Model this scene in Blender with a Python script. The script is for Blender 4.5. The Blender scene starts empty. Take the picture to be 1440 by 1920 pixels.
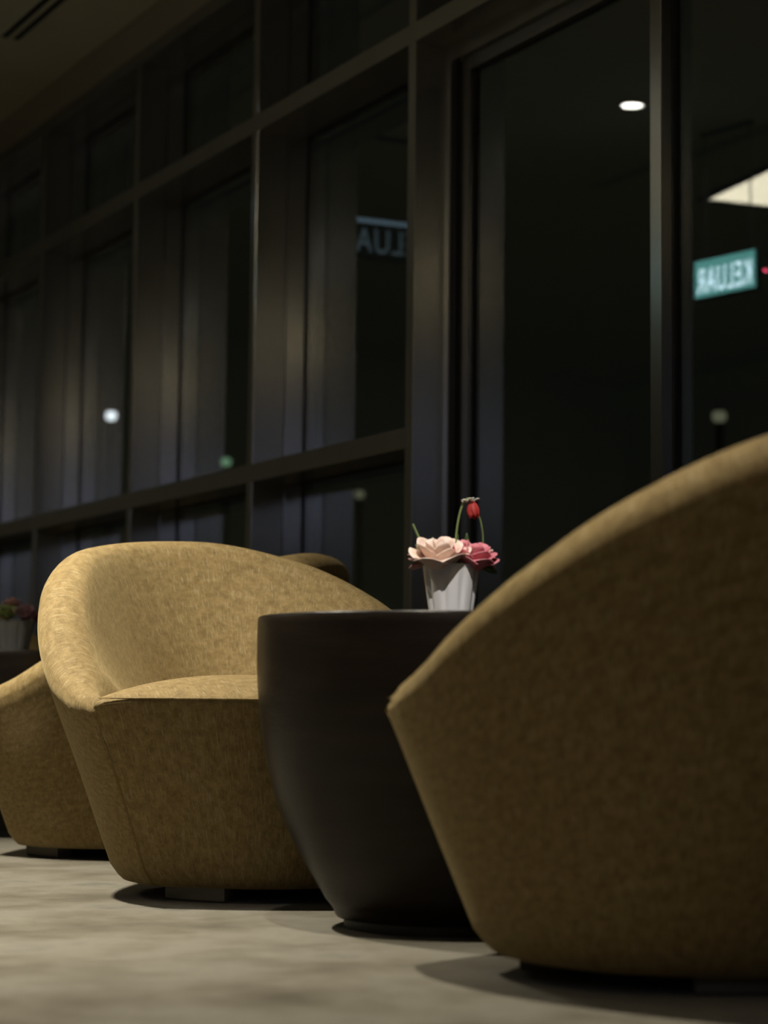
import bpy, bmesh, math, random
from mathutils import Vector, Matrix, noise as mnoise
random.seed(4)
PI = math.pi
SC = bpy.context.scene
COL = SC.collection

# ------------------------------------------------------------------ camera
HEAD, PITCH, ROLL, EYE = 0.50602, 0.098443, 0.011, 0.38
cam_d = bpy.data.cameras.new('camera')
cam = bpy.data.objects.new('camera', cam_d); COL.objects.link(cam)
cam_d.sensor_fit = 'VERTICAL'; cam_d.sensor_height = 36.0
cam_d.lens = 3800.0 / 1920.0 * 36.0
F = Vector((math.sin(HEAD)*math.cos(PITCH), math.cos(HEAD)*math.cos(PITCH), math.sin(PITCH)))
R0 = Vector((math.cos(HEAD), -math.sin(HEAD), 0)); U0 = R0.cross(F)
R1 = R0*math.cos(ROLL) + U0*math.sin(ROLL); U1 = -R0*math.sin(ROLL) + U0*math.cos(ROLL)
M = Matrix(((R1.x, U1.x, -F.x, 0), (R1.y, U1.y, -F.y, 0), (R1.z, U1.z, -F.z, EYE), (0, 0, 0, 1)))
cam.matrix_world = M
cam_d.clip_start = 0.05; cam_d.clip_end = 200
cam_d.dof.use_dof = True; cam_d.dof.focus_distance = 4.25; cam_d.dof.aperture_fstop = 2.9
SC.camera = cam
# ------------------------------------------------------------------ world, exposure
w = bpy.data.worlds.new('night'); SC.world = w; w.use_nodes = True
w.node_tree.nodes['Background'].inputs[0].default_value = (0.10, 0.115, 0.085, 1)
w.node_tree.nodes['Background'].inputs[1].default_value = 0.032
SC.view_settings.view_transform = 'Standard'; SC.view_settings.look = 'None'
SC.view_settings.exposure = 0.0; SC.view_settings.gamma = 1.0
SC.view_settings.use_curve_mapping = False
SC.cycles.use_denoising = True
SC.cycles.max_bounces = 10; SC.cycles.transparent_max_bounces = 16
SC.cycles.sample_clamp_indirect = 6.0
# downlights: x, y, spot power, cone degrees
DOWNLIGHTS = [(.70, 4.47, 1000, 76), (1.21, 7.03, 15, 50), (1.04, 2.48, 375, 49), (1.24, 1.2, 15, 44)]
ACCENT = (.14, 1.45, 400)      # narrow spot aimed at the flower pot: right, ahead, power
PANEL_STRENGTH = 7.0

# ------------------------------------------------------------------ helpers
def c2w(X, Y, z=0.0):
    """ground point X to the right of and Y ahead of the tripod -> room coordinates"""
    return Vector((X*math.cos(HEAD) + Y*math.sin(HEAD), -X*math.sin(HEAD) + Y*math.cos(HEAD), z))

def tag(o, label=None, cat=None, group=None, kind=None):
    if label: o['label'] = label
    if cat: o['category'] = cat
    if group: o['group'] = group
    if kind: o['kind'] = kind
    return o

def empty(name, loc, rz=0.0, **k):
    o = bpy.data.objects.new(name, None); COL.objects.link(o)
    o.empty_display_size = 0.1
    o.location = loc; o.rotation_euler = (0, 0, rz)
    return tag(o, **k)

def link(name, me, mat, parent=None, loc=(0, 0, 0), rz=0.0, smooth=True, kind=None):
    o = bpy.data.objects.new(name, me); COL.objects.link(o)
    if mat: me.materials.append(mat)
    if smooth:
        for p in me.polygons: p.use_smooth = True
    o.location = loc; o.rotation_euler = (0, 0, rz)
    if parent: o.parent = parent
    if kind: o['kind'] = kind
    return o

def bm_obj(name, bm, mat, parent=None, loc=(0, 0, 0), rz=0.0, smooth=False, kind=None):
    bmesh.ops.recalc_face_normals(bm, faces=bm.faces)
    me = bpy.data.meshes.new(name); bm.to_mesh(me); bm.free()
    return link(name, me, mat, parent, loc, rz, smooth, kind)

def add_box(bm, x0, x1, y0, y1, z0, z1, bev=0.0):
    r = bmesh.ops.create_cube(bm, size=1.0)
    vs = r['verts']
    for v in vs:
        v.co = Vector(((x0+x1)/2 + v.co.x*(x1-x0), (y0+y1)/2 + v.co.y*(y1-y0), (z0+z1)/2 + v.co.z*(z1-z0)))
    if bev > 0:
        es = list({e for v in vs for e in v.link_edges})
        bmesh.ops.bevel(bm, geom=es, offset=bev, segments=2, affect='EDGES', profile=0.5)

def boxes(name, L, mat, parent=None, bev=0.0, kind=None, **k):
    bm = bmesh.new()
    for b in L: add_box(bm, *b, bev=bev)
    return bm_obj(name, bm, mat, parent, kind=kind, **k)

def grid_mesh(bm, pts, close_u=False, flip=False):
    """pts[i][j] -> quads"""
    V = [[bm.verts.new(p) for p in row] for row in pts]
    n = len(V); m = len(V[0])
    for i in range(n if close_u else n-1):
        a = V[i]; b = V[(i+1) % n]
        for j in range(m-1):
            try: bm.faces.new((a[j], b[j], b[j+1], a[j+1]))
            except ValueError: pass
    return V

def lathe(bm, prof, seg=72, fn=None):
    pts = []
    for i in range(seg):
        a = 2*PI*i/seg
        row = []
        for r, z in prof:
            k = fn(a, r, z) if fn else 1.0
            row.append(Vector((r*k*math.cos(a), r*k*math.sin(a), z)))
        pts.append(row)
    V = grid_mesh(bm, pts, close_u=True)
    return V

def tube(bm, path, rad, seg=8):
    path = [Vector(p) for p in path]
    n = len(path); rows = []
    for i, p in enumerate(path):
        t = (path[min(i+1, n-1)] - path[max(i-1, 0)]).normalized()
        a = t.orthogonal().normalized() if i == 0 else (a - t*a.dot(t)).normalized()
        b = t.cross(a)
        r = rad[i] if isinstance(rad, (list, tuple)) else rad
        rows.append([p + (a*math.cos(2*PI*k/seg) + b*math.sin(2*PI*k/seg))*r for k in range(seg+1)])
    V = grid_mesh(bm, rows)
    bmesh.ops.remove_doubles(bm, verts=[v for row in V for v in row], dist=1e-6)

def sst(a, b, x):
    t = max(0.0, min(1.0, (x-a)/(b-a))); return t*t*(3-2*t)

# ------------------------------------------------------------------ materials
def mat(name, col=(.5, .5, .5), rough=.5, metal=0.0, **kw):
    m = bpy.data.materials.new(name); m.use_nodes = True
    b = m.node_tree.nodes['Principled BSDF']
    b.inputs['Base Color'].default_value = (*col, 1)
    b.inputs['Roughness'].default_value = rough
    b.inputs['Metallic'].default_value = metal
    for k, v in kw.items(): b.inputs[k].default_value = v
    return m
def N(m, t, **kw):
    n = m.node_tree.nodes.new(t)
    for k, v in kw.items():
        if k in n.inputs.keys(): n.inputs[k].default_value = v
        else: setattr(n, k, v)
    return n
def L(m, a, b): m.node_tree.links.new(a, b)
def ramp(m, fac, stops):
    r = N(m, 'ShaderNodeValToRGB')
    e = r.color_ramp.elements
    while len(e) > 1: e.remove(e[-1])
    e[0].position = stops[0][0]; e[0].color = (*stops[0][1], 1)
    for p, c in stops[1:]:
        x = e.new(p); x.color = (*c, 1)
    L(m, fac, r.inputs[0]); return r
def noise_col(m, scale, stops, detail=4, mapscale=(1, 1, 1), rough=0.55, bump=0.0, bscale=None, bdist=0.01):
    b = m.node_tree.nodes['Principled BSDF']
    tc = N(m, 'ShaderNodeTexCoord'); mp = N(m, 'ShaderNodeMapping')
    mp.inputs['Scale'].default_value = mapscale
    L(m, tc.outputs['Object'], mp.inputs['Vector'])
    n = N(m, 'ShaderNodeTexNoise'); n.inputs['Scale'].default_value = scale
    n.inputs['Detail'].default_value = detail; n.inputs['Roughness'].default_value = rough
    L(m, mp.outputs[0], n.inputs['Vector'])
    r = ramp(m, n.outputs['Fac'], stops); L(m, r.outputs[0], b.inputs['Base Color'])
    if bump:
        n2 = N(m, 'ShaderNodeTexNoise'); n2.inputs['Scale'].default_value = bscale or scale
        n2.inputs['Detail'].default_value = 3
        L(m, mp.outputs[0], n2.inputs['Vector'])
        bp = N(m, 'ShaderNodeBump'); bp.inputs['Strength'].default_value = bump; bp.inputs['Distance'].default_value = bdist
        L(m, n2.outputs['Fac'], bp.inputs['Height']); L(m, bp.outputs[0], b.inputs['Normal'])
    return m
def emit(name, col, s):
    m = bpy.data.materials.new(name); m.use_nodes = True
    nt = m.node_tree; nt.nodes.clear()
    e = nt.nodes.new('ShaderNodeEmission'); o = nt.nodes.new('ShaderNodeOutputMaterial')
    e.inputs[0].default_value = (*col, 1); e.inputs[1].default_value = s
    nt.links.new(e.outputs[0], o.inputs[0]); return m

def fabric_mat():
    """slubby woven upholstery: golden beige with paler upright threads (uses the UV laid along the cloth)"""
    m = mat('upholstery', rough=.8, **{'Sheen Weight': .24, 'Sheen Roughness': .4, 'Sheen Tint': (.95, .78, .42, 1), 'Specular IOR Level': .25})
    b = m.node_tree.nodes['Principled BSDF']
    uv = N(m, 'ShaderNodeUVMap'); 
    def mapped(sx, sy):
        mp = N(m, 'ShaderNodeMapping'); mp.inputs['Scale'].default_value = (sx, sy, 1)
        L(m, uv.outputs[0], mp.inputs['Vector']); return mp
    def nz(sx, sy, detail=3, rough=.6):
        n = N(m, 'ShaderNodeTexNoise'); n.inputs['Scale'].default_value = 1.0
        n.inputs['Detail'].default_value = detail; n.inputs['Roughness'].default_value = rough
        L(m, mapped(sx, sy).outputs[0], n.inputs['Vector']); return n
    base = nz(40, 44, 7, .75)
    r = ramp(m, base.outputs['Fac'], [(.32, (.150, .100, .036)), (.50, (.232, .162, .064)), (.68, (.318, .232, .103))])
    slub = nz(300, 26, 2)
    rs = ramp(m, slub.outputs['Fac'], [(.54, (0, 0, 0)), (.74, (1, 1, 1))])
    mix = N(m, 'ShaderNodeMix', data_type='RGBA'); 
    mul = N(m, 'ShaderNodeMath', operation='MULTIPLY'); mul.inputs[1].default_value = .58
    L(m, rs.outputs[0], mul.inputs[0]); L(m, mul.outputs[0], mix.inputs[0])
    L(m, r.outputs[0], mix.inputs[6]); mix.inputs[7].default_value = (.46, .385, .24, 1)
    weft = nz(160, 900, 2)
    rw = ramp(m, weft.outputs['Fac'], [(.35, (.80, .80, .80)), (.6, (1, 1, 1))])
    mm = N(m, 'ShaderNodeMix', data_type='RGBA', blend_type='MULTIPLY'); mm.inputs[0].default_value = 1
    L(m, mix.outputs[2], mm.inputs[6]); L(m, rw.outputs[0], mm.inputs[7])
    L(m, mm.outputs[2], b.inputs['Base Color'])
    ad = N(m, 'ShaderNodeMath', operation='ADD')
    L(m, slub.outputs['Fac'], ad.inputs[0]); L(m, weft.outputs['Fac'], ad.inputs[1])
    bp = N(m, 'ShaderNodeBump'); bp.inputs['Strength'].default_value = .35; bp.inputs['Distance'].default_value = .002
    L(m, ad.outputs[0], bp.inputs['Height']); L(m, bp.outputs[0], b.inputs['Normal'])
    return m

FAB = fabric_mat()
FOOT = mat('chair_foot', (.16, .145, .12), .7)
UNDER = mat('chair_underside', (.02, .018, .015), .9)
METAL = noise_col(mat('satin_bronze_aluminium', (.20, .20, .18), .2, .8), 2, [(.3, (.33, .325, .30)), (.7, (.37, .365, .34))], 3, (3, 3, .4))
METAL2 = mat('glazing_bead_aluminium', (.42, .42, .41), .17, .85)
METAL3 = mat('door_bronze_aluminium', (.17, .168, .155), .24, .8)
SEAL = mat('black_gasket', (.006, .006, .007), .5)
CARPET = noise_col(mat('carpet', rough=1.0, **{'Sheen Weight': .15, 'Specular IOR Level': .1}), 3.4,
    [(.30, (.072, .062, .044)), (.44, (.118, .106, .079)), (.57, (.163, .151, .121)), (.70, (.102, .098, .082))], 8, (1, 1, 1), .62, bump=.6, bscale=260, bdist=.004)
CEIL = noise_col(mat('ceiling_paint', rough=.9), 3, [(.3, (.42, .38, .28)), (.7, (.46, .42, .32))], 3)
CEIL2 = noise_col(mat('ceiling_perimeter_paint', rough=.9), 3, [(.3, (.32, .285, .23)), (.7, (.35, .31, .25))], 3)
WALLP = noise_col(mat('wall_paint', rough=.8), 2, [(.3, (.42, .42, .33)), (.7, (.48, .47, .38))], 3)
DADO = noise_col(mat('wall_dado', rough=.6), 4, [(.3, (.10, .085, .06)), (.7, (.13, .11, .08))], 3, (1, 1, 6))
RAILM = mat('wall_rail', (.62, .70, .50), .6)
TABLE = noise_col(mat('dark_stained_wood', rough=.36, **{'Specular IOR Level': .2}), 5, [(.3, (.008, .0055, .004)), (.6, (.013, .009, .006)), (.8, (.018, .012, .008))], 5, (1, 1, 7), bump=.08, bscale=40)
CERAM = noise_col(mat('white_glazed_ceramic', rough=.32), 6, [(.3, (.62, .61, .60)), (.7, (.68, .67, .66))], 2)
CERAM2 = noise_col(mat('grey_ceramic', rough=.4), 6, [(.3, (.24, .25, .25)), (.7, (.30, .31, .31))], 2)
def petal(name, a, b_, e):
    return noise_col(mat(name, rough=.65, **{'Subsurface Weight': .12, 'Subsurface Radius': (.01, .005, .004)}), 40, [(.3, a), (.55, b_), (.75, e)], 3)
P_CREAM = petal('cream_petal', (.72, .52, .42), (.80, .63, .53), (.86, .72, .64))
P_PINK = petal('pink_petal', (.58, .16, .20), (.66, .22, .26), (.76, .36, .38))
P_ROSE = petal('dusty_petal', (.40, .20, .20), (.50, .28, .27), (.62, .42, .40))
P_RED = petal('red_petal', (.30, .015, .012), (.40, .03, .025), (.48, .07, .05))
P_GREEN = petal('lime_petal', (.16, .20, .06), (.23, .27, .09), (.29, .32, .13))
P_WINE = petal('wine_petal', (.20, .06, .07), (.28, .09, .10), (.36, .15, .15))
P_MAUVE = petal('mauve_petal', (.20, .10, .12), (.26, .14, .16), (.33, .20, .21))
LEAF = noise_col(mat('leaf_green', rough=.5), 30, [(.3, (.05, .10, .03)), (.7, (.10, .17, .06))], 3)
STEM = noise_col(mat('stem_green', rough=.5), 30, [(.3, (.12, .17, .05)), (.7, (.18, .24, .08))], 3)
WTIP = mat('white_sepal', (.75, .76, .70), .6)
SOIL = noise_col(mat('foam_soil', rough=1), 60, [(.3, (.03, .035, .02)), (.7, (.07, .07, .04))], 4)
BLACKM = mat('matte_black', (.012, .012, .012), .5)
WHITEM = mat('white_powder_coat', (.6, .6, .58), .5)
GREY_OUT = noise_col(mat('outdoor_paving', rough=.9), 3, [(.3, (.05, .05, .05)), (.7, (.08, .08, .075))], 4)
GLASS = bpy.data.materials.new('window_glass'); GLASS.use_nodes = True
gb = GLASS.node_tree.nodes['Principled BSDF']
gb.inputs['Base Color'].default_value = (.86, .92, .90, 1); gb.inputs['Roughness'].default_value = 0.0
gb.inputs['IOR'].default_value = 1.52; gb.inputs['Transmission Weight'].default_value = 1.0
E_LAMP = emit('lit_lamp', (1.0, .97, .86), 42)
E_WARM = emit('dimmed_warm_panel', (1.0, .80, .48), 6.0)
E_BLUE = emit('pale_blue_screen', (.68, .72, 1.0), .85)
E_PANEL = emit('lit_ceiling_panel', (1.0, .90, .66), PANEL_STRENGTH)
def exit_face(name, s):
    m = bpy.data.materials.new(name); m.use_nodes = True
    nt = m.node_tree; nt.nodes.clear()
    e = nt.nodes.new('ShaderNodeEmission'); o = nt.nodes.new('ShaderNodeOutputMaterial')
    e.inputs[0].default_value = (.16, .50, .46, 1); e.inputs[1].default_value = s
    nt.links.new(e.outputs[0], o.inputs[0]); return m
E_EXITBG = exit_face('lit_exit_green', 3.5)
E_EXITTX = emit('lit_exit_lettering', (.66, .90, 1.0), 9.0)
E_EXIT_DIM = emit('dim_exit_lettering', (.42, .58, .66), .33)
E_EXIT_BAR = emit('dim_exit_light_bar', (.40, .60, .75), .55)
E_OUT_W = emit('lit_street_lamp', (.88, .93, 1.0), 2.2)
E_OUT_G = emit('lit_green_lamp', (.45, .85, .50), .35)
E_OUT_Y = emit('lit_yellow_lamp', (.85, .85, .55), .12)
E_RED = emit('lit_red_indicator', (1.0, .08, .18), 14)

# ------------------------------------------------------------------ setting
XF, XM, XG = 3.0, 3.12, 3.20       # mullion faces, groove, glass
Y_MIN, Y_MAX, X_MIN, ZC = -3.0, 13.2, -3.2, 3.03
PITCH_Y = 1.1225; Y0 = 5.267       # mullion beside the door
HM = .0225                          # half a mullion
boxes('floor', [(X_MIN, 3.35, Y_MIN, Y_MAX, -.12, 0)], CARPET, kind='structure')
boxes('ceiling', [(X_MIN, 2.82, Y_MIN, Y_MAX, ZC, ZC+.15)], CEIL, kind='structure')
boxes('trim_1', [(2.82, 3.35, Y_MIN, Y_MAX, ZC+.012, ZC+.15)], CEIL2, kind='structure')
wl = boxes('wall_left', [(X_MIN-.15, X_MIN, Y_MIN, Y_MAX, 0, ZC+.15)], WALLP, kind='structure')
boxes('wall_back', [(X_MIN, 3.35, Y_MAX, Y_MAX+.15, 0, ZC+.15)], WALLP, kind='structure')
boxes('wall_front', [(X_MIN, 3.35, Y_MIN-.15, Y_MIN, 0, ZC+.15)], WALLP, kind='structure')
boxes('trim_2', [(X_MIN, X_MIN+.08, Y_MIN, Y_MAX, 2.80, 2.96)], RAILM, kind='structure', bev=.004)
boxes('baseboard_left', [(X_MIN, X_MIN+.02, Y_MIN, Y_MAX, 0, .12)], BLACKM, kind='structure')
boxes('ground', [(3.35, 60, -20, 60, -.3, -.14)], GREY_OUT, kind='structure')

# continuous rails of the window wall
ZT0, ZT1 = 2.428, 2.490     # upper transom
ZL0, ZL1 = 1.174, 1.238     # lower transom
ZH = 2.985                  # head
ZS = .06                    # sill
DOOR_Y0 = Y0 - 2*PITCH_Y    # far jamb of the door opening (towards the camera)
n = [3]
def trim(L_, m=METAL, bev=.0015):
    o = boxes('trim_%d' % n[0], L_, m, kind='structure', bev=bev); n[0] += 1; return o
Yend = Y0 + 7*PITCH_Y
trim([(XF, XM, Y_MIN, Y_MAX, ZH, ZC+.03)])                       # head
trim([(XF-.0008, XM, Y_MIN, Y_MAX, ZT0, ZT1)])                         # upper transom
trim([(XF-.0008, XM, Y0, Y_MAX, ZL0, ZL1)])                            # lower transom, beyond the door
trim([(XF-.0008, XM, Y_MIN, DOOR_Y0, ZL0, ZL1)])                       # lower transom, this side of the door
trim([(XF, XG+.06, Y0, Y_MAX, 0, ZS)])                           # sill
trim([(XF, XG+.06, Y_MIN, DOOR_Y0, 0, ZS)])
trim([(XM+.004, XG+.06, Y_MIN, Y_MAX, ZH+.02, ZC+.03)], SEAL)
ks = [k for k in range(-7, 8) if k != -1]
for k in ks:                                                     # mullions
    y = Y0 + k*PITCH_Y
    if y > Y_MAX or y < Y_MIN: continue
    trim([(XF, XM, y-HM, y+HM, ZS if k not in (0, -2) else 0, ZH)])
def glazed(idx, ya, yb, za, zb):
    """one glazed light: gasket groove, aluminium frame ring, glass pane"""
    g = .004; x0, x1 = XM + g, XG + .05
    bm = bmesh.new(); t = HM - .0005
    add_box(bm, x0, x1, ya, ya+t, za, zb, .001); add_box(bm, x0, x1, yb-t, yb, za, zb, .001)
    add_box(bm, x0, x1, ya+t, yb-t, za, za+t, .001); add_box(bm, x0, x1, ya+t, yb-t, zb-t, zb, .001)
    w = bm_obj('window_%d' % idx, bm, METAL2, kind='structure')
    boxes('gasket', [(XM, XM+g, ya+.003, ya+t-.003, za, zb), (XM, XM+g, yb-t+.003, yb-.003, za, zb),
                     (XG-.004, XG, ya+t, ya+t+.005, za+t, zb-t), (XG-.004, XG, yb-t-.005, yb-t, za+t, zb-t),
                     (XG-.004, XG, ya+t, yb-t, za+t, za+t+.005), (XG-.004, XG, ya+t, yb-t, zb-t-.005, zb-t)], SEAL, w)
    boxes('pane', [(XG, XG+.012, ya+t, yb-t, za+t, zb-t)], GLASS, w)
    return w
wi = 1
yk = [Y0 + k*PITCH_Y for k in range(-7, 8)]
for a, b in zip(yk[:-1], yk[1:]):
    if a < Y_MIN - 1: continue
    indoor = DOOR_Y0 - .01 < a < Y0 - .01
    zs = [(ZT0 + (ZT1-ZT0)/2, ZH + .02)] if indoor else [(ZS-.02, (ZL0+ZL1)/2), ((ZL0+ZL1)/2, (ZT0+ZT1)/2), ((ZT0+ZT1)/2, ZH+.02)]
    a2 = max(a, Y_MIN); b2 = min(b, Y_MAX)
    for za, zb in zs:
        glazed(wi, a2, b2, za, zb); wi += 1

# sliding door: fixed jamb frame and two leaves
Zd = 2.428
door = empty('door_1', (3.0, Y0, 0), kind='structure')
def dbox(name, Lx, m, par):
    return boxes(name, [(x0-3.0, x1-3.0, y0-Y0, y1-Y0, z0, z1) for x0, x1, y0, y1, z0, z1 in Lx], m, par, bev=.001)
ya, yb = DOOR_Y0 + HM, Y0 - HM
dbox('jamb', [(XM-.006, XM+.006, yb-.014, yb, 0, Zd)], METAL2, door)
dbox('jamb', [(XM, XM+.14, ya-.02, ya+.02, 0, Zd)], METAL, door)
dbox('head_frame', [(XM, XM+.14, ya, yb, Zd-.045, Zd+.03)], METAL, door)
dbox('seal', [(XM+.007, XM+.10, yb-.034, yb+.02, 0, Zd-.045)], SEAL, door)
def leaf(idx, y0, y1, xf, lw, rw, gx):
    l = empty('door_%d' % idx, (xf, y0, 0), kind='structure')
    d = .034; z0, z1 = .012, Zd-.045
    W = y1-y0
    def bx(name, Ls, m): return boxes(name, Ls, m, l, bev=.0015)
    bx('stile', [(0, d, W-lw, W, z0, z1)], METAL3)
    bx('stile', [(0, d, 0, rw, z0, z1)], METAL3)
    bx('top_rail', [(0, d, rw, W-lw, z1-.045, z1)], METAL3)
    bx('bottom_rail', [(0, d, rw, W-lw, z0, z0+.09)], METAL3)
    bx('gasket', [(gx-.006, gx, rw, rw+.006, z0+.09, z1-.05), (gx-.006, gx, W-lw-.006, W-lw, z0+.09, z1-.05)], SEAL)
    bx('pane', [(gx, gx+.010, rw, W-lw, z0+.09, z1-.05)], GLASS)
    return l
leaf(2, 4.19, yb-.0345, 3.14, .055, .050, .020)
leaf(3, ya, 4.24, 3.176, .05, .05, .012)

# ------------------------------------------------------------------ tub chairs
PHC = math.radians(63.5)
ZB = .028
def slope(th):
    u = max(0.0, (min(abs(th), 2*PI-abs(th)) - PHC)/(PI-PHC))
    # the wall leans out most at the two arm corners and at the back
    if u < .45: return .42 + (.348-.42)*sst(0, .45, u)
    return .348 + (.49-.348)*sst(.45, 1, u)
def rout(th, z):
    return .305 + slope(th)*(z-.035)
def front_pt(u, z):
    """bowed front face, u from -1 (one arm corner) to 1"""
    rc = rout(PHC, z) - .004
    wx = rc*math.sin(PHC); fy = rc*math.cos(PHC)
    bow = .138 - .07*(z-.035)
    return Vector((wx*u, -(fy + bow*(1-abs(u)**2.0)), z))
def uvgrid(bm, V, U, W, close=False):
    uvl = bm.loops.layers.uv.verify()
    idx = {}
    for i, row in enumerate(V):
        for j, v in enumerate(row): idx[v] = (i, j)
    for f in bm.faces:
        for lp in f.loops:
            if lp.vert in idx and lp[uvl].uv.length == 0:
                i, j = idx[lp.vert]; lp[uvl].uv = (U(i), W(i, j))
RIM_GENTLE = [(0, 0), (.08, .06), (.18, .15), (.3, .285), (.45, .475), (.6, .665), (.8, .885), (1, 1)]
RIM_STEEP = [(0, 0), (.12, .085), (.25, .26), (.38, .49), (.52, .725), (.7, .90), (1, 1)]
def rim(t, RIM):
    """height of the rim from arm corner (0) to the middle of the back (1), smooth through the knots"""
    for i in range(len(RIM)-1):
        if t <= RIM[i+1][0] or i == len(RIM)-2: break
    x0, y0 = RIM[i]; x1, y1 = RIM[i+1]; hh = x1-x0
    def m(j):
        if j <= 0: return .7
        if j >= len(RIM)-1: return 0.0
        return (RIM[j+1][1]-RIM[j-1][1])/(RIM[j+1][0]-RIM[j-1][0])
    s = (t-x0)/hh
    return (2*s**3-3*s*s+1)*y0 + (s**3-2*s*s+s)*hh*m(i) + (-2*s**3+3*s*s)*y1 + (s**3-s*s)*hh*m(i+1)
def shell_profile(th, t, side):
    g = rim(t, RIM_STEEP if side > 0 else RIM_GENTLE)
    zt = .400 + .383*g
    thk = .040 + .078*sst(0, .22, t)
    rh = .030 + .028*sst(0, .25, t)
    zo = zt - rh
    P = []
    # underside to rounded lower edge
    rb = rout(th, .035)
    P.append((rb-.060, ZB)); P.append((rb-.03, ZB)); 
    for a in (30, 60): P.append((rb-.03+.028*math.sin(math.radians(a)), ZB+.026*(1-math.cos(math.radians(a)))))
    n1 = 16
    for i in range(n1+1):
        z = .062 + (zo-.062)*i/n1
        P.append((rout(th, z), z))
    ro = rout(th, zo)
    n2 = 14
    for i in range(1, n2+1):
        a = math.radians(142)*i/n2
        x = ro - thk/2 + thk/2*math.cos(a)
        zz = zo + rh*math.sin(a)
        # outward swelling of the padded roll
        x += .010*math.sin(a)*sst(0, .3, t)*(.5+.5*math.cos(a))
        P.append((x, zz))
    ri, zi = P[-1]
    rs = rout(th, .37) - thk - .045*sst(0, .25, t) - .008
    n3 = 12
    for i in range(1, n3+1):
        s = i/n3
        P.append((ri + (rs-ri)*s**.94, zi + (.365 - zi)*s))
    return P
def make_shell(parent):
    bm = bmesh.new(); rows = []; NT = 132
    for i in range(NT+1):
        s = i/NT
        # finer steps near the two arm corners
        s = .5 - .5*math.cos(PI*s) if False else s
        th = PHC + (2*PI-2*PHC)*s
        t = 1 - abs(2*s-1)
        prof = shell_profile(min(th, 2*PI-th), t, 1 if s < .5 else -1)
        row = []
        for j, (r, z) in enumerate(prof):
            # gathered creases where the arm padding folds into the front corner
            if 18 < j and t < .17 and z > .37:
                k = math.sin(PI*min(1, t/.17))**.7
                r += .0028*k*math.sin(t*190 + j*.55) + .0014*k*math.sin(t*350 + j*1.1)
                z += .0016*k*math.sin(t*190 + j*.9)
            # slight unevenness of stuffing
            r += .0025*mnoise.noise(Vector((math.cos(th)*3, math.sin(th)*3, z*6)))
            row.append(Vector((-r*math.sin(th), -r*math.cos(th), z)))
        rows.append(row)
    V = grid_mesh(bm, rows)
    uvl = bm.loops.layers.uv.verify()
    acc = [0.0]
    mid = rows[NT//2]
    for j in range(1, len(mid)): acc.append(acc[-1] + (mid[j]-mid[j-1]).length)
    idx = {v: (i, j) for i, row in enumerate(V) for j, v in enumerate(row)}
    for f in bm.faces:
        for lp in f.loops:
            i, j = idx[lp.vert]; lp[uvl].uv = ((2*PI-2*PHC)*i/NT*.44, acc[j])
    for row in (V[0], V[-1]):
        try: bm.faces.new(row)
        except ValueError: pass
    return bm_obj('shell', bm, FAB, parent, smooth=True)
def make_front(parent):
    bm = bmesh.new(); rows = []; NU = 48
    for i in range(NU+1):
        u = -1 + 2*i/NU
        row = []
        b0 = front_pt(u, .06); c = Vector((0, 0, .028)) 
        inner = Vector((b0.x*.82, b0.y*.82, ZB)); row.append(inner)
        q = front_pt(u, .035)
        row.append(Vector((q.x*.90, q.y*.90, ZB)))
        row.append(Vector((q.x*.965, q.y*.965, ZB+.006)))
        row.append(Vector((q.x*.992, q.y*.992, ZB+.018)))
        for k in range(13):
            row.append(front_pt(u, .062 + (.388-.062)*k/12))
        q = front_pt(u, .40); dz = .016*abs(u)**12
        for p in row[-3:]: p.z -= dz*.5
        row.append(Vector((q.x*.996, q.y*.996, .397-dz)))
        row.append(Vector((q.x*.985, q.y*.985, .4015-dz*.5)))
        row.append(Vector((q.x*.94, q.y*.94, .400)))
        rows.append(row)
    V = grid_mesh(bm, rows)
    uvl = bm.loops.layers.uv.verify()
    idx = {v: (i, j) for i, row in enumerate(V) for j, v in enumerate(row)}
    for f in bm.faces:
        for lp in f.loops:
            i, j = idx[lp.vert]; lp[uvl].uv = (4 + i/NU*.95, lp.vert.co.z)
    return bm_obj('front_panel', bm, FAB, parent, smooth=True)
def make_seat(parent):
    bm = bmesh.new(); NA = 96; NR = 14; rows = []
    def bound(a):
        # a measured from facing direction
        a = (a + PI) % (2*PI) - PI
        if abs(a) <= PHC:
            lo, hi = -1.0, 1.0
            for _ in range(30):
                m = (lo+hi)/2; p = front_pt(m, .40)
                ang = math.atan2(p.x, -p.y)
                if ang < a: lo = m
                else: hi = m
            p = front_pt((lo+hi)/2, .40); return math.hypot(p.x, p.y) - .008
        t = (abs(a)-PHC)/(PI-PHC)
        thk = .040 + .078*sst(0, .22, t)
        return rout(a, .39) - thk - .045*sst(0, .25, t) + .016
    for i in range(NA):
        a = 2*PI*i/NA
        R = bound(a); row = [Vector((0, 0, .455))]
        for k in range(1, NR+1):
            s = k/NR
            z = .4005 + .0545*(1 - s**2.6)
            row.append(Vector((R*s*math.sin(a), -R*s*math.cos(a), z)))
        row.append(Vector((R*1.0*math.sin(a), -R*math.cos(a), .385)))
        rows.append(row)
    V = grid_mesh(bm, rows, close_u=True)
    bmesh.ops.remove_doubles(bm, verts=[r[0] for r in V], dist=1e-5)
    uvl = bm.loops.layers.uv.verify()
    for f in bm.faces:
        for lp in f.loops: lp[uvl].uv = (8 + lp.vert.co.x, lp.vert.co.y)
    return bm_obj('seat_cushion', bm, FAB, parent, smooth=True)
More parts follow.
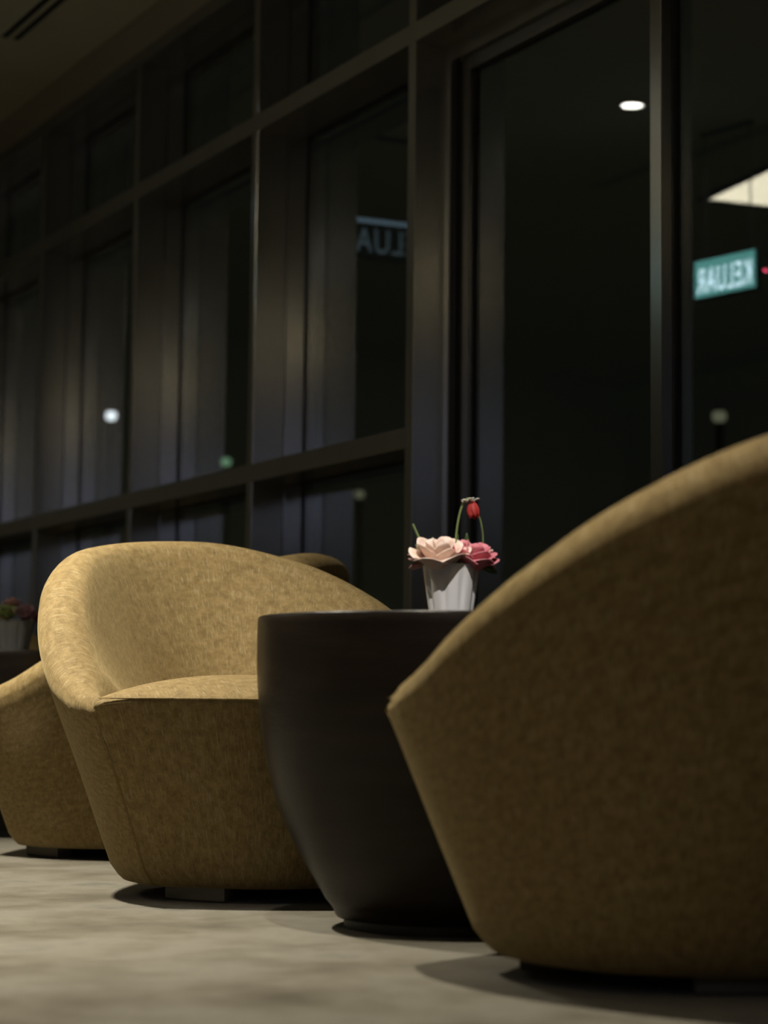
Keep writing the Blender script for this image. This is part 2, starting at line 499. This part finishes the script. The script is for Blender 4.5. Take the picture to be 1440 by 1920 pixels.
def make_piping(parent):
    bm = bmesh.new()
    pts = [front_pt(-1 + 2*i/60, .40) for i in range(61)]
    tube(bm, [Vector((p.x*.990, p.y*.990, .4015)) for p in pts], [.0028*max(.05, 1-abs(-1+2*i/60)**6) for i in range(61)], 8)
    uvl = bm.loops.layers.uv.verify()
    for f in bm.faces:
        for lp in f.loops: lp[uvl].uv = (lp.vert.co.x, lp.vert.co.z)
    return bm_obj('piping', bm, FAB, parent, smooth=True)
def make_under(parent):
    bm = bmesh.new()
    lathe(bm, [(0, ZB+.003), (.225, ZB+.003), (.225, ZB+.02), (0, ZB+.02)], 48)
    return bm_obj('underside', bm, UNDER, parent, smooth=False)
def foot_mesh(a0, a1):
    bm = bmesh.new(); r0, r1 = .190, .248; NN = 10
    top, bot = [], []
    rows = []
    for i in range(NN+1):
        a = math.radians(a0 + (a1-a0)*i/NN)
        d = Vector((math.sin(a), -math.cos(a), 0))
        rows.append([d*r0 + Vector((0, 0, 0)), d*(r1-.004), d*r1 + Vector((0, 0, .004)), d*r1 + Vector((0, 0, ZB+.004)), d*r0 + Vector((0, 0, ZB+.004)), d*r0])
    V = grid_mesh(bm, rows)
    for row in (V[0], V[-1]): bm.faces.new(row[:5])
    bmesh.ops.remove_doubles(bm, verts=bm.verts, dist=1e-6)
    return bm
def make_chair(loc, rz, label):
    root = empty('tub_chair', loc, rz, label=label, cat='armchair', group='matching upholstered tub chairs')
    make_shell(root); make_front(root); make_seat(root); make_piping(root); make_under(root)
    for a in (-40, 80, 200):
        bm_obj('foot', foot_mesh(a-17, a+17), FOOT, root)
    return root
def copy_tree(o, parent=None):
    c = o.copy(); COL.objects.link(c); c.parent = parent
    for ch in list(o.children): copy_tree(ch, c)
    return c
def place(o, loc, alpha, foot=0.0, label=None):
    o.location = loc; o.rotation_euler = (0, 0, -HEAD + math.radians(alpha))
    if label: o['label'] = label
    for ch in o.children:
        if ch.name.split('.')[0] == 'foot': ch.rotation_euler = (0, 0, math.radians(foot))
proto = make_chair((0, 0, 0), 0, 'golden beige tub chair turned to the camera, left of the dark drum table')
place(proto, c2w(-.25, 4.31), 19.5, -10)
c2 = copy_tree(proto)
place(c2, c2w(.457, 3.06), 208, 203, 'large blurred golden tub chair seen from behind, in the right foreground')
c3 = copy_tree(proto)
place(c3, c2w(-.70, 5.45), 243, 110, 'dim tub chair at the left edge, its body half hidden by the brightly lit chair')
c4 = copy_tree(proto)
place(c4, c2w(-1.44, 6.90), 26, 8, 'farthest tub chair, a sliver of orange brown upholstery beyond the dim flower pot')

# ------------------------------------------------------------------ drum tables
def make_table(loc, label):
    t = empty('drum_table', loc, 0, label=label, cat='side table', group='dark wooden drum tables between the chairs')
    prof = [(0, .018), (.190, .018), (.1935, .022)]
    key = [(.022, .1935), (.05, .213), (.097, .246), (.14, .271), (.176, .289), (.229, .310), (.303, .330), (.381, .342), (.445, .3465), (.50, .3470), (.542, .3465)]
    K = []
    for i in range(len(key)-1):
        for s in range(3):
            f = s/3; K.append(((key[i][1]*(1-f)+key[i+1][1]*f)*.982, key[i][0]*(1-f)+key[i+1][0]*f))
    K.append((key[-1][1]*.982, key[-1][0]))
    for _ in range(4):
        K = [K[0]] + [((K[i-1][0]+2*K[i][0]+K[i+1][0])/4, K[i][1]) for i in range(1, len(K)-1)] + [K[-1]]
    prof += K[1:] + [(.3395, .5436), (0, .5436)]
    bm = bmesh.new(); lathe(bm, prof, 96); bmesh.ops.remove_doubles(bm, verts=bm.verts, dist=1e-5)
    bm_obj('pedestal', bm, TABLE, t, smooth=True)
    bm = bmesh.new()
    lathe(bm, [(0, .5438), (.3392, .5438), (.3396, .5455), (.3375, .5482), (.334, .5485), (0, .5485)], 96); bmesh.ops.remove_doubles(bm, verts=bm.verts, dist=1e-5)
    o = bm_obj('tabletop', bm, TABLE, t, smooth=True)
    bm = bmesh.new(); lathe(bm, [(0, 0), (.178, 0), (.178, .018), (0, .018)], 64)
    bm_obj('plinth', bm, BLACKM, t)
    for ch in t.children:
        es = ch.modifiers.new('edges', 'EDGE_SPLIT'); es.split_angle = math.radians(35)
    return t
tb = make_table(c2w(.114, 3.675), 'dark brown wooden drum table holding the lit white pot')
tb2 = copy_tree(tb); tb2.location = c2w(-1.10, 6.20)
tb2['label'] = 'dark drum table at the left edge, behind the brightly lit chair'

# ------------------------------------------------------------------ flowers
def petal_patch(bm, c, ax, a0, span, r0, R, H, flare, wob, th=.0012):
    """one petal wrapped round the axis ax of a flower at c"""
    ax = ax.normalized(); e1 = ax.orthogonal().normalized(); e2 = ax.cross(e1)
    rows = []; NU, NV = 8, 7
    for i in range(NU+1):
        u = -1 + 2*i/NU; row = []
        for j in range(NV+1):
            v = j/NV
            wid = math.sin(PI*min(1, .12 + .62*v))**.8
            top = 1 - .22*u*u*(v**2)
            a = a0 + u*span*wid
            r = r0 + (R-r0)*(v**.75) + flare*v**3
            r += wob*math.sin(3*u + a0*5)*v
            z = H*(v**.9)*top - flare*.9*max(0, v-.62)**1.3*2.2
            row.append(c + (e1*math.cos(a) + e2*math.sin(a))*r + ax*z)
        rows.append(row)
    grid_mesh(bm, rows)
def rose(name, parent, c, R, m, ax=(0, 0, 1), seed=0, layers=((3, .26, 1.0), (4, .50, 1.0), (5, .76, .92), (6, .98, .74)), label=None):
    rnd = random.Random(seed); bm = bmesh.new(); c = Vector(c); ax = Vector(ax)
    for li, (npet, fr, hh) in enumerate(layers):
        for k in range(npet):
            a = 2*PI*(k + rnd.random()*.4)/npet + li*.7
            petal_patch(bm, c, ax, a, 1.25*PI/npet*rnd.uniform(.9, 1.15), R*fr*.25, R*fr*rnd.uniform(.88, 1.06), R*1.15*hh*rnd.uniform(.9, 1.1), R*.13*(li/3)**1.5, R*.05)
    o = bm_obj(name, bm, m, parent, smooth=True)
    sm = o.modifiers.new('thickness', 'SOLIDIFY'); sm.thickness = .0012
    if label: o['label'] = label
    return o
def leaf_mesh(bm, base, tip, width, bend=.01):
    base, tip = Vector(base), Vector(tip); d = tip-base; s = d.cross(Vector((0, 1, .2))).normalized()
    up = s.cross(d).normalized()
    rows = []
    for i in range(9):
        v = i/8; w_ = width*math.sin(PI*min(.98, v*.95+.03))**.8
        p = base + d*v + up*bend*math.sin(PI*v)
        rows.append([p - s*w_ + up*.25*w_, p, p + s*w_ + up*.25*w_])
    grid_mesh(bm, rows)
def leaf_obj(parent, *a, name='leaf', m=None, **k):
    bm = bmesh.new(); leaf_mesh(bm, *a, **k); o = bm_obj(name, bm, m or LEAF, parent, smooth=True)
    sm = o.modifiers.new('thickness', 'SOLIDIFY'); sm.thickness = .0008
    return o
def stem_obj(parent, pts, rad):
    # smooth the path
    P = [Vector(p) for p in pts]; out = []
    for i in range(len(P)-1):
        p0 = P[max(i-1, 0)]; p1 = P[i]; p2 = P[i+1]; p3 = P[min(i+2, len(P)-1)]
        for s in range(6):
            t = s/6
            out.append(.5*((2*p1) + (-p0+p2)*t + (2*p0-5*p1+4*p2-p3)*t*t + (-p0+3*p1-3*p2+p3)*t**3))
    out.append(P[-1]); bm = bmesh.new(); tube(bm, out, rad, 8)
    return bm_obj('stem', bm, STEM, parent, smooth=True)
def pot(parent, H, rt, rb, m, flutes=9, amp=.07):
    prof = [(0, 0), (rb-.003, 0), (rb, .003)]
    for i in range(1, 15):
        s = i/14; prof.append((rb + (rt-rb)*s**.9, .003 + (H-.003)*s))
    prof += [(rt+.001, H+.001), (rt-.0015, H+.002), (rt-.004, H)]
    for i in range(6): s = i/5; prof.append((rt-.004 - (rt-rb)*.55*s, H*(1-.55*s)))
    prof.append((0, H*.45))
    def fn(a, r, z):
        return 1 - amp*(abs(math.sin(a*flutes/2 + .55))**6)*math.sin(PI*min(1, z/H*.8+.1))
    bm = bmesh.new(); lathe(bm, prof, 144, fn); bmesh.ops.remove_doubles(bm, verts=bm.verts, dist=1e-6)
    o = bm_obj('pot', bm, m, parent, smooth=True)
    bm = bmesh.new(); lathe(bm, [(0, H*.93), (rt*.6, H*.92), (rt-.006, H*.88)], 48); bmesh.ops.remove_doubles(bm, verts=bm.verts, dist=1e-6)
    bm_obj('filling', bm, SOIL, parent, smooth=True)
    return o
TZ = .5485
fp = empty('potted_flowers', c2w(.124, 3.69, TZ), -HEAD, label='white fluted pot with cream and pink roses and a drooping red bud', cat='flower pot')
HP = .098
pot(fp, HP, .0525, .0385, CERAM)
rose('cream_rose', fp, (-.022, -.021, HP-.008), .050, P_CREAM, (-.05, -.35, 1), 3, label='large cream rose at the front left')
rose('pink_rose', fp, (.036, -.014, HP-.006), .042, P_PINK, (.25, -.35, 1), 8, label='deep pink rose on the right')
rose('pink_rose', fp, (.016, .012, HP+.018), .026, P_PINK, (.1, -.1, 1), 5, label='deep pink rose on the right')
rose('dusty_rose', fp, (-.045, .008, HP+.006), .027, P_ROSE, (-.4, -.2, 1), 12, label='small dusty pink rose at the back left')
rose('dusty_rose', fp, (.050, .018, HP-.002), .024, P_WINE, (.5, 0, 1), 15, label='dark wine red bloom at the right rim')
stem_obj(fp, [(.004, .0, HP), (.010, .002, HP+.07), (.018, .004, HP+.108), (.028, .004, HP+.124), (.036, .003, HP+.121)], .0021)
stem_obj(fp, [(.055, .01, HP), (.058, .008, HP+.05), (.053, .006, HP+.085), (.046, .004, HP+.10)], .0013)
stem_obj(fp, [(-.035, .01, HP), (-.056, .012, HP+.045), (-.071, .014, HP+.078)], .0022)
# drooping bud: closed petals below a pale calyx
bm = bmesh.new()
for k in range(5): petal_patch(bm, Vector((.037, .003, HP+.120)), Vector((.12, -.1, -1)), 2*PI*k/5, .85, .004, .0175, .027, -.009, .001)
b_ = bm_obj('bud', bm, P_RED, fp, smooth=True); b_.modifiers.new('thickness', 'SOLIDIFY').thickness = .001
bm = bmesh.new()
for k in range(5): petal_patch(bm, Vector((.033, .003, HP+.124)), Vector((.12, -.1, -1)), 2*PI*k/5+.3, .4, .002, .011, .005, .006, .001)
b_ = bm_obj('calyx', bm, WTIP, fp, smooth=True); b_.modifiers.new('thickness', 'SOLIDIFY').thickness = .001
for a, b2, wd, m_ in (((-.048, -.01, HP+.002), (-.078, -.012, HP-.006), .006, P_ROSE), ((-.05, -.01, HP+.008), (-.080, -.008, HP+.020), .005, P_ROSE),
                  ((.055, -.01, HP+.008), (.075, -.012, HP+.030), .007, P_CREAM), ((.03, .01, HP+.01), (.028, .012, HP+.062), .006, LEAF),
                  ((-.052, .0, HP+.004), (-.066, .002, HP+.040), .005, LEAF), ((.056, .0, HP-.002), (.085, .0, HP-.012), .006, LEAF), ((.01, .01, HP), (.012, .012, HP+.06), .004, LEAF)):
    leaf_obj(fp, a, b2, wd, m=m_)

fp2 = empty('potted_flowers', c2w(-1.118, 6.17, TZ), -HEAD, label='dim grey pot of lime, mauve and wine flowers at the far left edge', cat='flower pot')
pot(fp2, .095, .058, .042, CERAM2)
rose('lime_bloom', fp2, (-.020, -.022, .102), .034, P_GREEN, (0, -.4, 1), 21, label='lime green bloom')
rose('mauve_rose', fp2, (.033, -.020, .100), .036, P_MAUVE, (.2, -.4, 1), 22, label='mauve rose')
rose('wine_rose', fp2, (.060, .01, .096), .026, P_WINE, (.6, 0, 1), 23, label='dark wine rose')
rose('mauve_rose', fp2, (-.012, .006, .135), .026, P_ROSE, (0, 0, 1), 24, label='dusty rose standing above the others')
stem_obj(fp2, [(-.01, .01, .095), (-.012, .008, .138)], .002)
leaf_obj(fp2, (.03, .01, .10), (.055, .0, .135), .009); leaf_obj(fp2, (-.05, .0, .095), (-.075, 0, .115), .009)

# ------------------------------------------------------------------ ceiling fittings
for i, (x, y, P, cone) in enumerate(DOWNLIGHTS):
    lab = ['round recessed ceiling downlight over the brightly lit chair', 'round recessed ceiling downlight seen as a small white oval in the door glass',
           'round recessed ceiling downlight above the foreground chair', 'round recessed ceiling downlight behind the camera'][i]
    d = empty('ceiling_downlight', (x, y, ZC), 0, label=lab, cat='ceiling light', group='recessed downlights')
    bm = bmesh.new(); lathe(bm, [(.046, -.001), (.060, -.001), (.063, -.004), (.060, -.007), (.047, -.006), (.046, -.001)], 48)
    bm_obj('trim_ring', bm, WHITEM, d, smooth=True)
    bm = bmesh.new(); lathe(bm, [(0, -.003), (.045, -.003), (.045, -.001), (0, -.001)], 32); bmesh.ops.remove_doubles(bm, verts=bm.verts, dist=1e-6)
    lens = bm_obj('lens', bm, E_LAMP, d)
    ld = bpy.data.lights.new('downlight_beam', 'SPOT'); ld.energy = P; ld.color = (1.0, .92, .76)
    ld.spot_size = math.radians(cone*1.1); ld.spot_blend = .9; ld.shadow_soft_size = .035
    lo = bpy.data.objects.new('downlight_beam', ld); COL.objects.link(lo); lo.parent = d; lo.location = (0, 0, -.02)
ap = c2w(ACCENT[0], ACCENT[1], ZC)
ac = empty('ceiling_spotlight', ap, 0, label='small black tilted spotlight on the ceiling aimed at the white flower pot', cat='ceiling light')
aim = (c2w(.118, 3.70, .60) - (ap - Vector((0, 0, .05)))).normalized()
q = aim.to_track_quat('-Z', 'Y')
bm = bmesh.new(); lathe(bm, [(0, .05), (.030, .05), (.033, .045), (.033, -.045), (.030, -.045), (.028, -.03), (0, -.03)], 32); bmesh.ops.remove_doubles(bm, verts=bm.verts, dist=1e-6)
hd = bm_obj('spot_head', bm, BLACKM, ac); hd.location = (0, 0, -.075); hd.rotation_mode = 'QUATERNION'; hd.rotation_quaternion = q
bm = bmesh.new(); lathe(bm, [(0, -.031), (.027, -.031), (.027, -.0305), (0, -.0305)], 24); bmesh.ops.remove_doubles(bm, verts=bm.verts, dist=1e-6)
bm_obj('lens', bm, E_LAMP, hd)
bm = bmesh.new(); tube(bm, [(0, 0, -.05), (0, 0, 0)], .008, 10); bm_obj('bracket', bm, BLACKM, ac)
ld = bpy.data.lights.new('spotlight_beam', 'SPOT'); ld.energy = ACCENT[2]; ld.color = (1.0, .95, .90)
ld.spot_size = math.radians(7.6); ld.spot_blend = .6; ld.shadow_soft_size = .012
lo = bpy.data.objects.new('spotlight_beam', ld); COL.objects.link(lo); lo.parent = ac
lo.rotation_mode = 'QUATERNION'; lo.rotation_quaternion = q; lo.location = Vector((0, 0, -.075)) + aim*.05
pn = empty('ceiling_light_panel', (-.49, 7.43, ZC), math.radians(9), label='large square backlit ceiling panel, a cream wedge in the right window glass', cat='ceiling light')
boxes('diffuser', [(-.60, .60, -.60, .60, -.012, -.004)], E_PANEL, pn)
boxes('frame', [(-.64, -.60, -.64, .64, -.02, 0), (.60, .64, -.64, .64, -.02, 0), (-.60, .60, -.64, -.60, -.02, 0), (-.60, .60, .60, .64, -.02, 0)], BLACKM, pn)
def slot(x, y0, y1, label):
    v = empty('ceiling_vent', (x, y0, ZC), 0, label=label, cat='air vent')
    Ln = y1-y0
    boxes('frame', [(-.048, -.040, 0, Ln, -.006, 0), (.040, .048, 0, Ln, -.006, 0), (-.010, .010, 0, Ln, -.006, 0), (-.040, .040, -.008, 0, -.006, 0), (-.040, .040, Ln, Ln+.008, -.006, 0)], CEIL, v)
    boxes('slot', [(-.040, -.010, 0, Ln, -.003, -.0005), (.010, .040, 0, Ln, -.003, -.0005)], BLACKM, v)
slot(2.475, 4.6, 7.58, 'pair of dark parallel slots in the ceiling at the top left corner')
slot(.55, 5.6, 8.25, 'pair of dark parallel ceiling slots mirrored as a faint dark line in the door glass')
p2 = empty('ceiling_light_panel', (.20, -.20, ZC), 0, label='dimmed warm ceiling panel whose glow shows as yellow bands on the window posts', cat='ceiling light')
boxes('diffuser', [(-.45, .45, -.38, .38, -.012, -.004)], E_WARM, p2)
boxes('frame', [(-.48, -.45, -.41, .41, -.02, 0), (.45, .48, -.41, .41, -.02, 0), (-.45, .45, -.41, -.38, -.02, 0), (-.45, .45, .38, .41, -.02, 0)], BLACKM, p2)
p3 = empty('wall_screen', (-1.5, Y_MIN, 2.35), 0, label='wide pale blue lit screen high on the wall behind the camera', cat='screen')
boxes('screen_face', [(-1.6, 1.9, .045, .05, -.45, .45)], E_BLUE, p3)
boxes('frame', [(-1.65, 1.95, 0, .045, -.5, .5)], BLACKM, p3)

# exit signs (hung inside the room; the windows mirror them)
def text_mesh(txt, height, width, depth):
    cu = bpy.data.curves.new('lettering', 'FONT'); cu.body = txt; cu.size = 1; cu.extrude = depth; cu.align_x = 'CENTER'; cu.align_y = 'CENTER'
    cu.space_character = 1.12
    o = bpy.data.objects.new('lettering_tmp', cu); COL.objects.link(o)
    dg = bpy.context.evaluated_depsgraph_get(); me = bpy.data.meshes.new_from_object(o.evaluated_get(dg))
    bpy.data.objects.remove(o)
    xs = [v.co.x for v in me.vertices]; ys = [v.co.y for v in me.vertices]
    sx = width/(max(xs)-min(xs)); sy = height/(max(ys)-min(ys)); cx = (max(xs)+min(xs))/2; cy = (max(ys)+min(ys))/2
    for v in me.vertices: v.co = Vector(((v.co.x-cx)*sx, (v.co.y-cy)*sy, v.co.z))
    return me
def exit_sign(loc, rz, W, H, lab, bg, tx, bar=None, drop=.5):
    s = empty('exit_sign', loc, rz, label=lab, cat='exit sign')
    boxes('housing', [(-W/2, W/2, -.012, .03, -H/2, H/2)], BLACKM, s, bev=.003)
    boxes('sign_face', [(-W/2+.008, W/2-.008, -.0145, -.012, -H/2+.008, H/2-.008)], bg, s)
    me = text_mesh('KELUAR', H*.62, W*.86, .001)
    o = link('lettering', me, tx, s, smooth=False); o.rotation_euler = (PI/2, 0, 0); o.location = (0, -.0165, -H*.06)
    if bar: boxes('light_bar', [(-W/2, W/2, -.022, -.012, H/2-.020, H/2)], bar, s)
    for sx in (-1, 1):
        bm = bmesh.new(); tube(bm, [(sx*W*.36, .01, H/2), (sx*W*.36, .01, drop)], .004, 8)
        bm_obj('hanging_rod', bm, BLACKM, s, smooth=True)
    boxes('canopy', [(-W*.4, W*.4, -.01, .03, drop-.015, drop)], BLACKM, s)
    return s
ES1 = exit_sign((.71, 7.085, 2.35), PI/2 - math.radians(10), .37, .185, 'glowing cyan green exit sign mirrored in the right window beside a red dot', E_EXITBG, E_EXITTX, drop=.68)
boxes('indicator', [(-.243, -.231, -.016, -.006, -.026, -.016)], E_RED, ES1)
boxes('indicator_arm', [(-.250, -.18, -.006, .004, -.032, -.008)], BLACKM, ES1)
exit_sign((1.97, 8.02, 2.54), math.radians(5), .54, .18, 'unlit dark exit sign faintly mirrored in the tall window left of the door', BLACKM, E_EXIT_DIM, E_EXIT_BAR, drop=.49)

# ------------------------------------------------------------------ lamps outside
def lamp_post(loc, h, r, m, label, group=None):
    o = empty('lamp_post', (loc[0], loc[1], -.14), 0, label=label, cat='street lamp')
    bm = bmesh.new(); tube(bm, [(0, 0, 0), (0, 0, h*.5), (0, 0, h+.14-r*.9)], [.045, .035, .03], 10); bm_obj('post', bm, BLACKM, o, smooth=True)
    bm = bmesh.new(); bmesh.ops.create_icosphere(bm, subdivisions=3, radius=r, matrix=Matrix.Translation((0, 0, h+.14))); bm_obj('globe', bm, m, o, smooth=True)
    bm = bmesh.new(); lathe(bm, [(0, h+.14+r*1.15), (r*.5, h+.14+r*1.0), (r*1.0, h+.14+r*.6), (r*.6, h+.14+r*.8), (0, h+.14+r)], 24); bm_obj('cap', bm, BLACKM, o, smooth=True)
    return o
lamp_post((9, 23.15), 3.96, .06, E_OUT_W, 'small bright white globe lamp outside, seen through the second window from the left')
lamp_post((9, 19.74), 3.04, .05, E_OUT_G, 'small green lamp outside, just above the lower rail left of centre')
lamp_post((9, 16.71), 2.42, .045, E_OUT_Y, 'faint yellow lamp outside, below the lower rail left of the door')
lamp_post((9, 11.33), 2.50, .05, E_OUT_Y, 'faint yellow lamp outside, above the right chair')
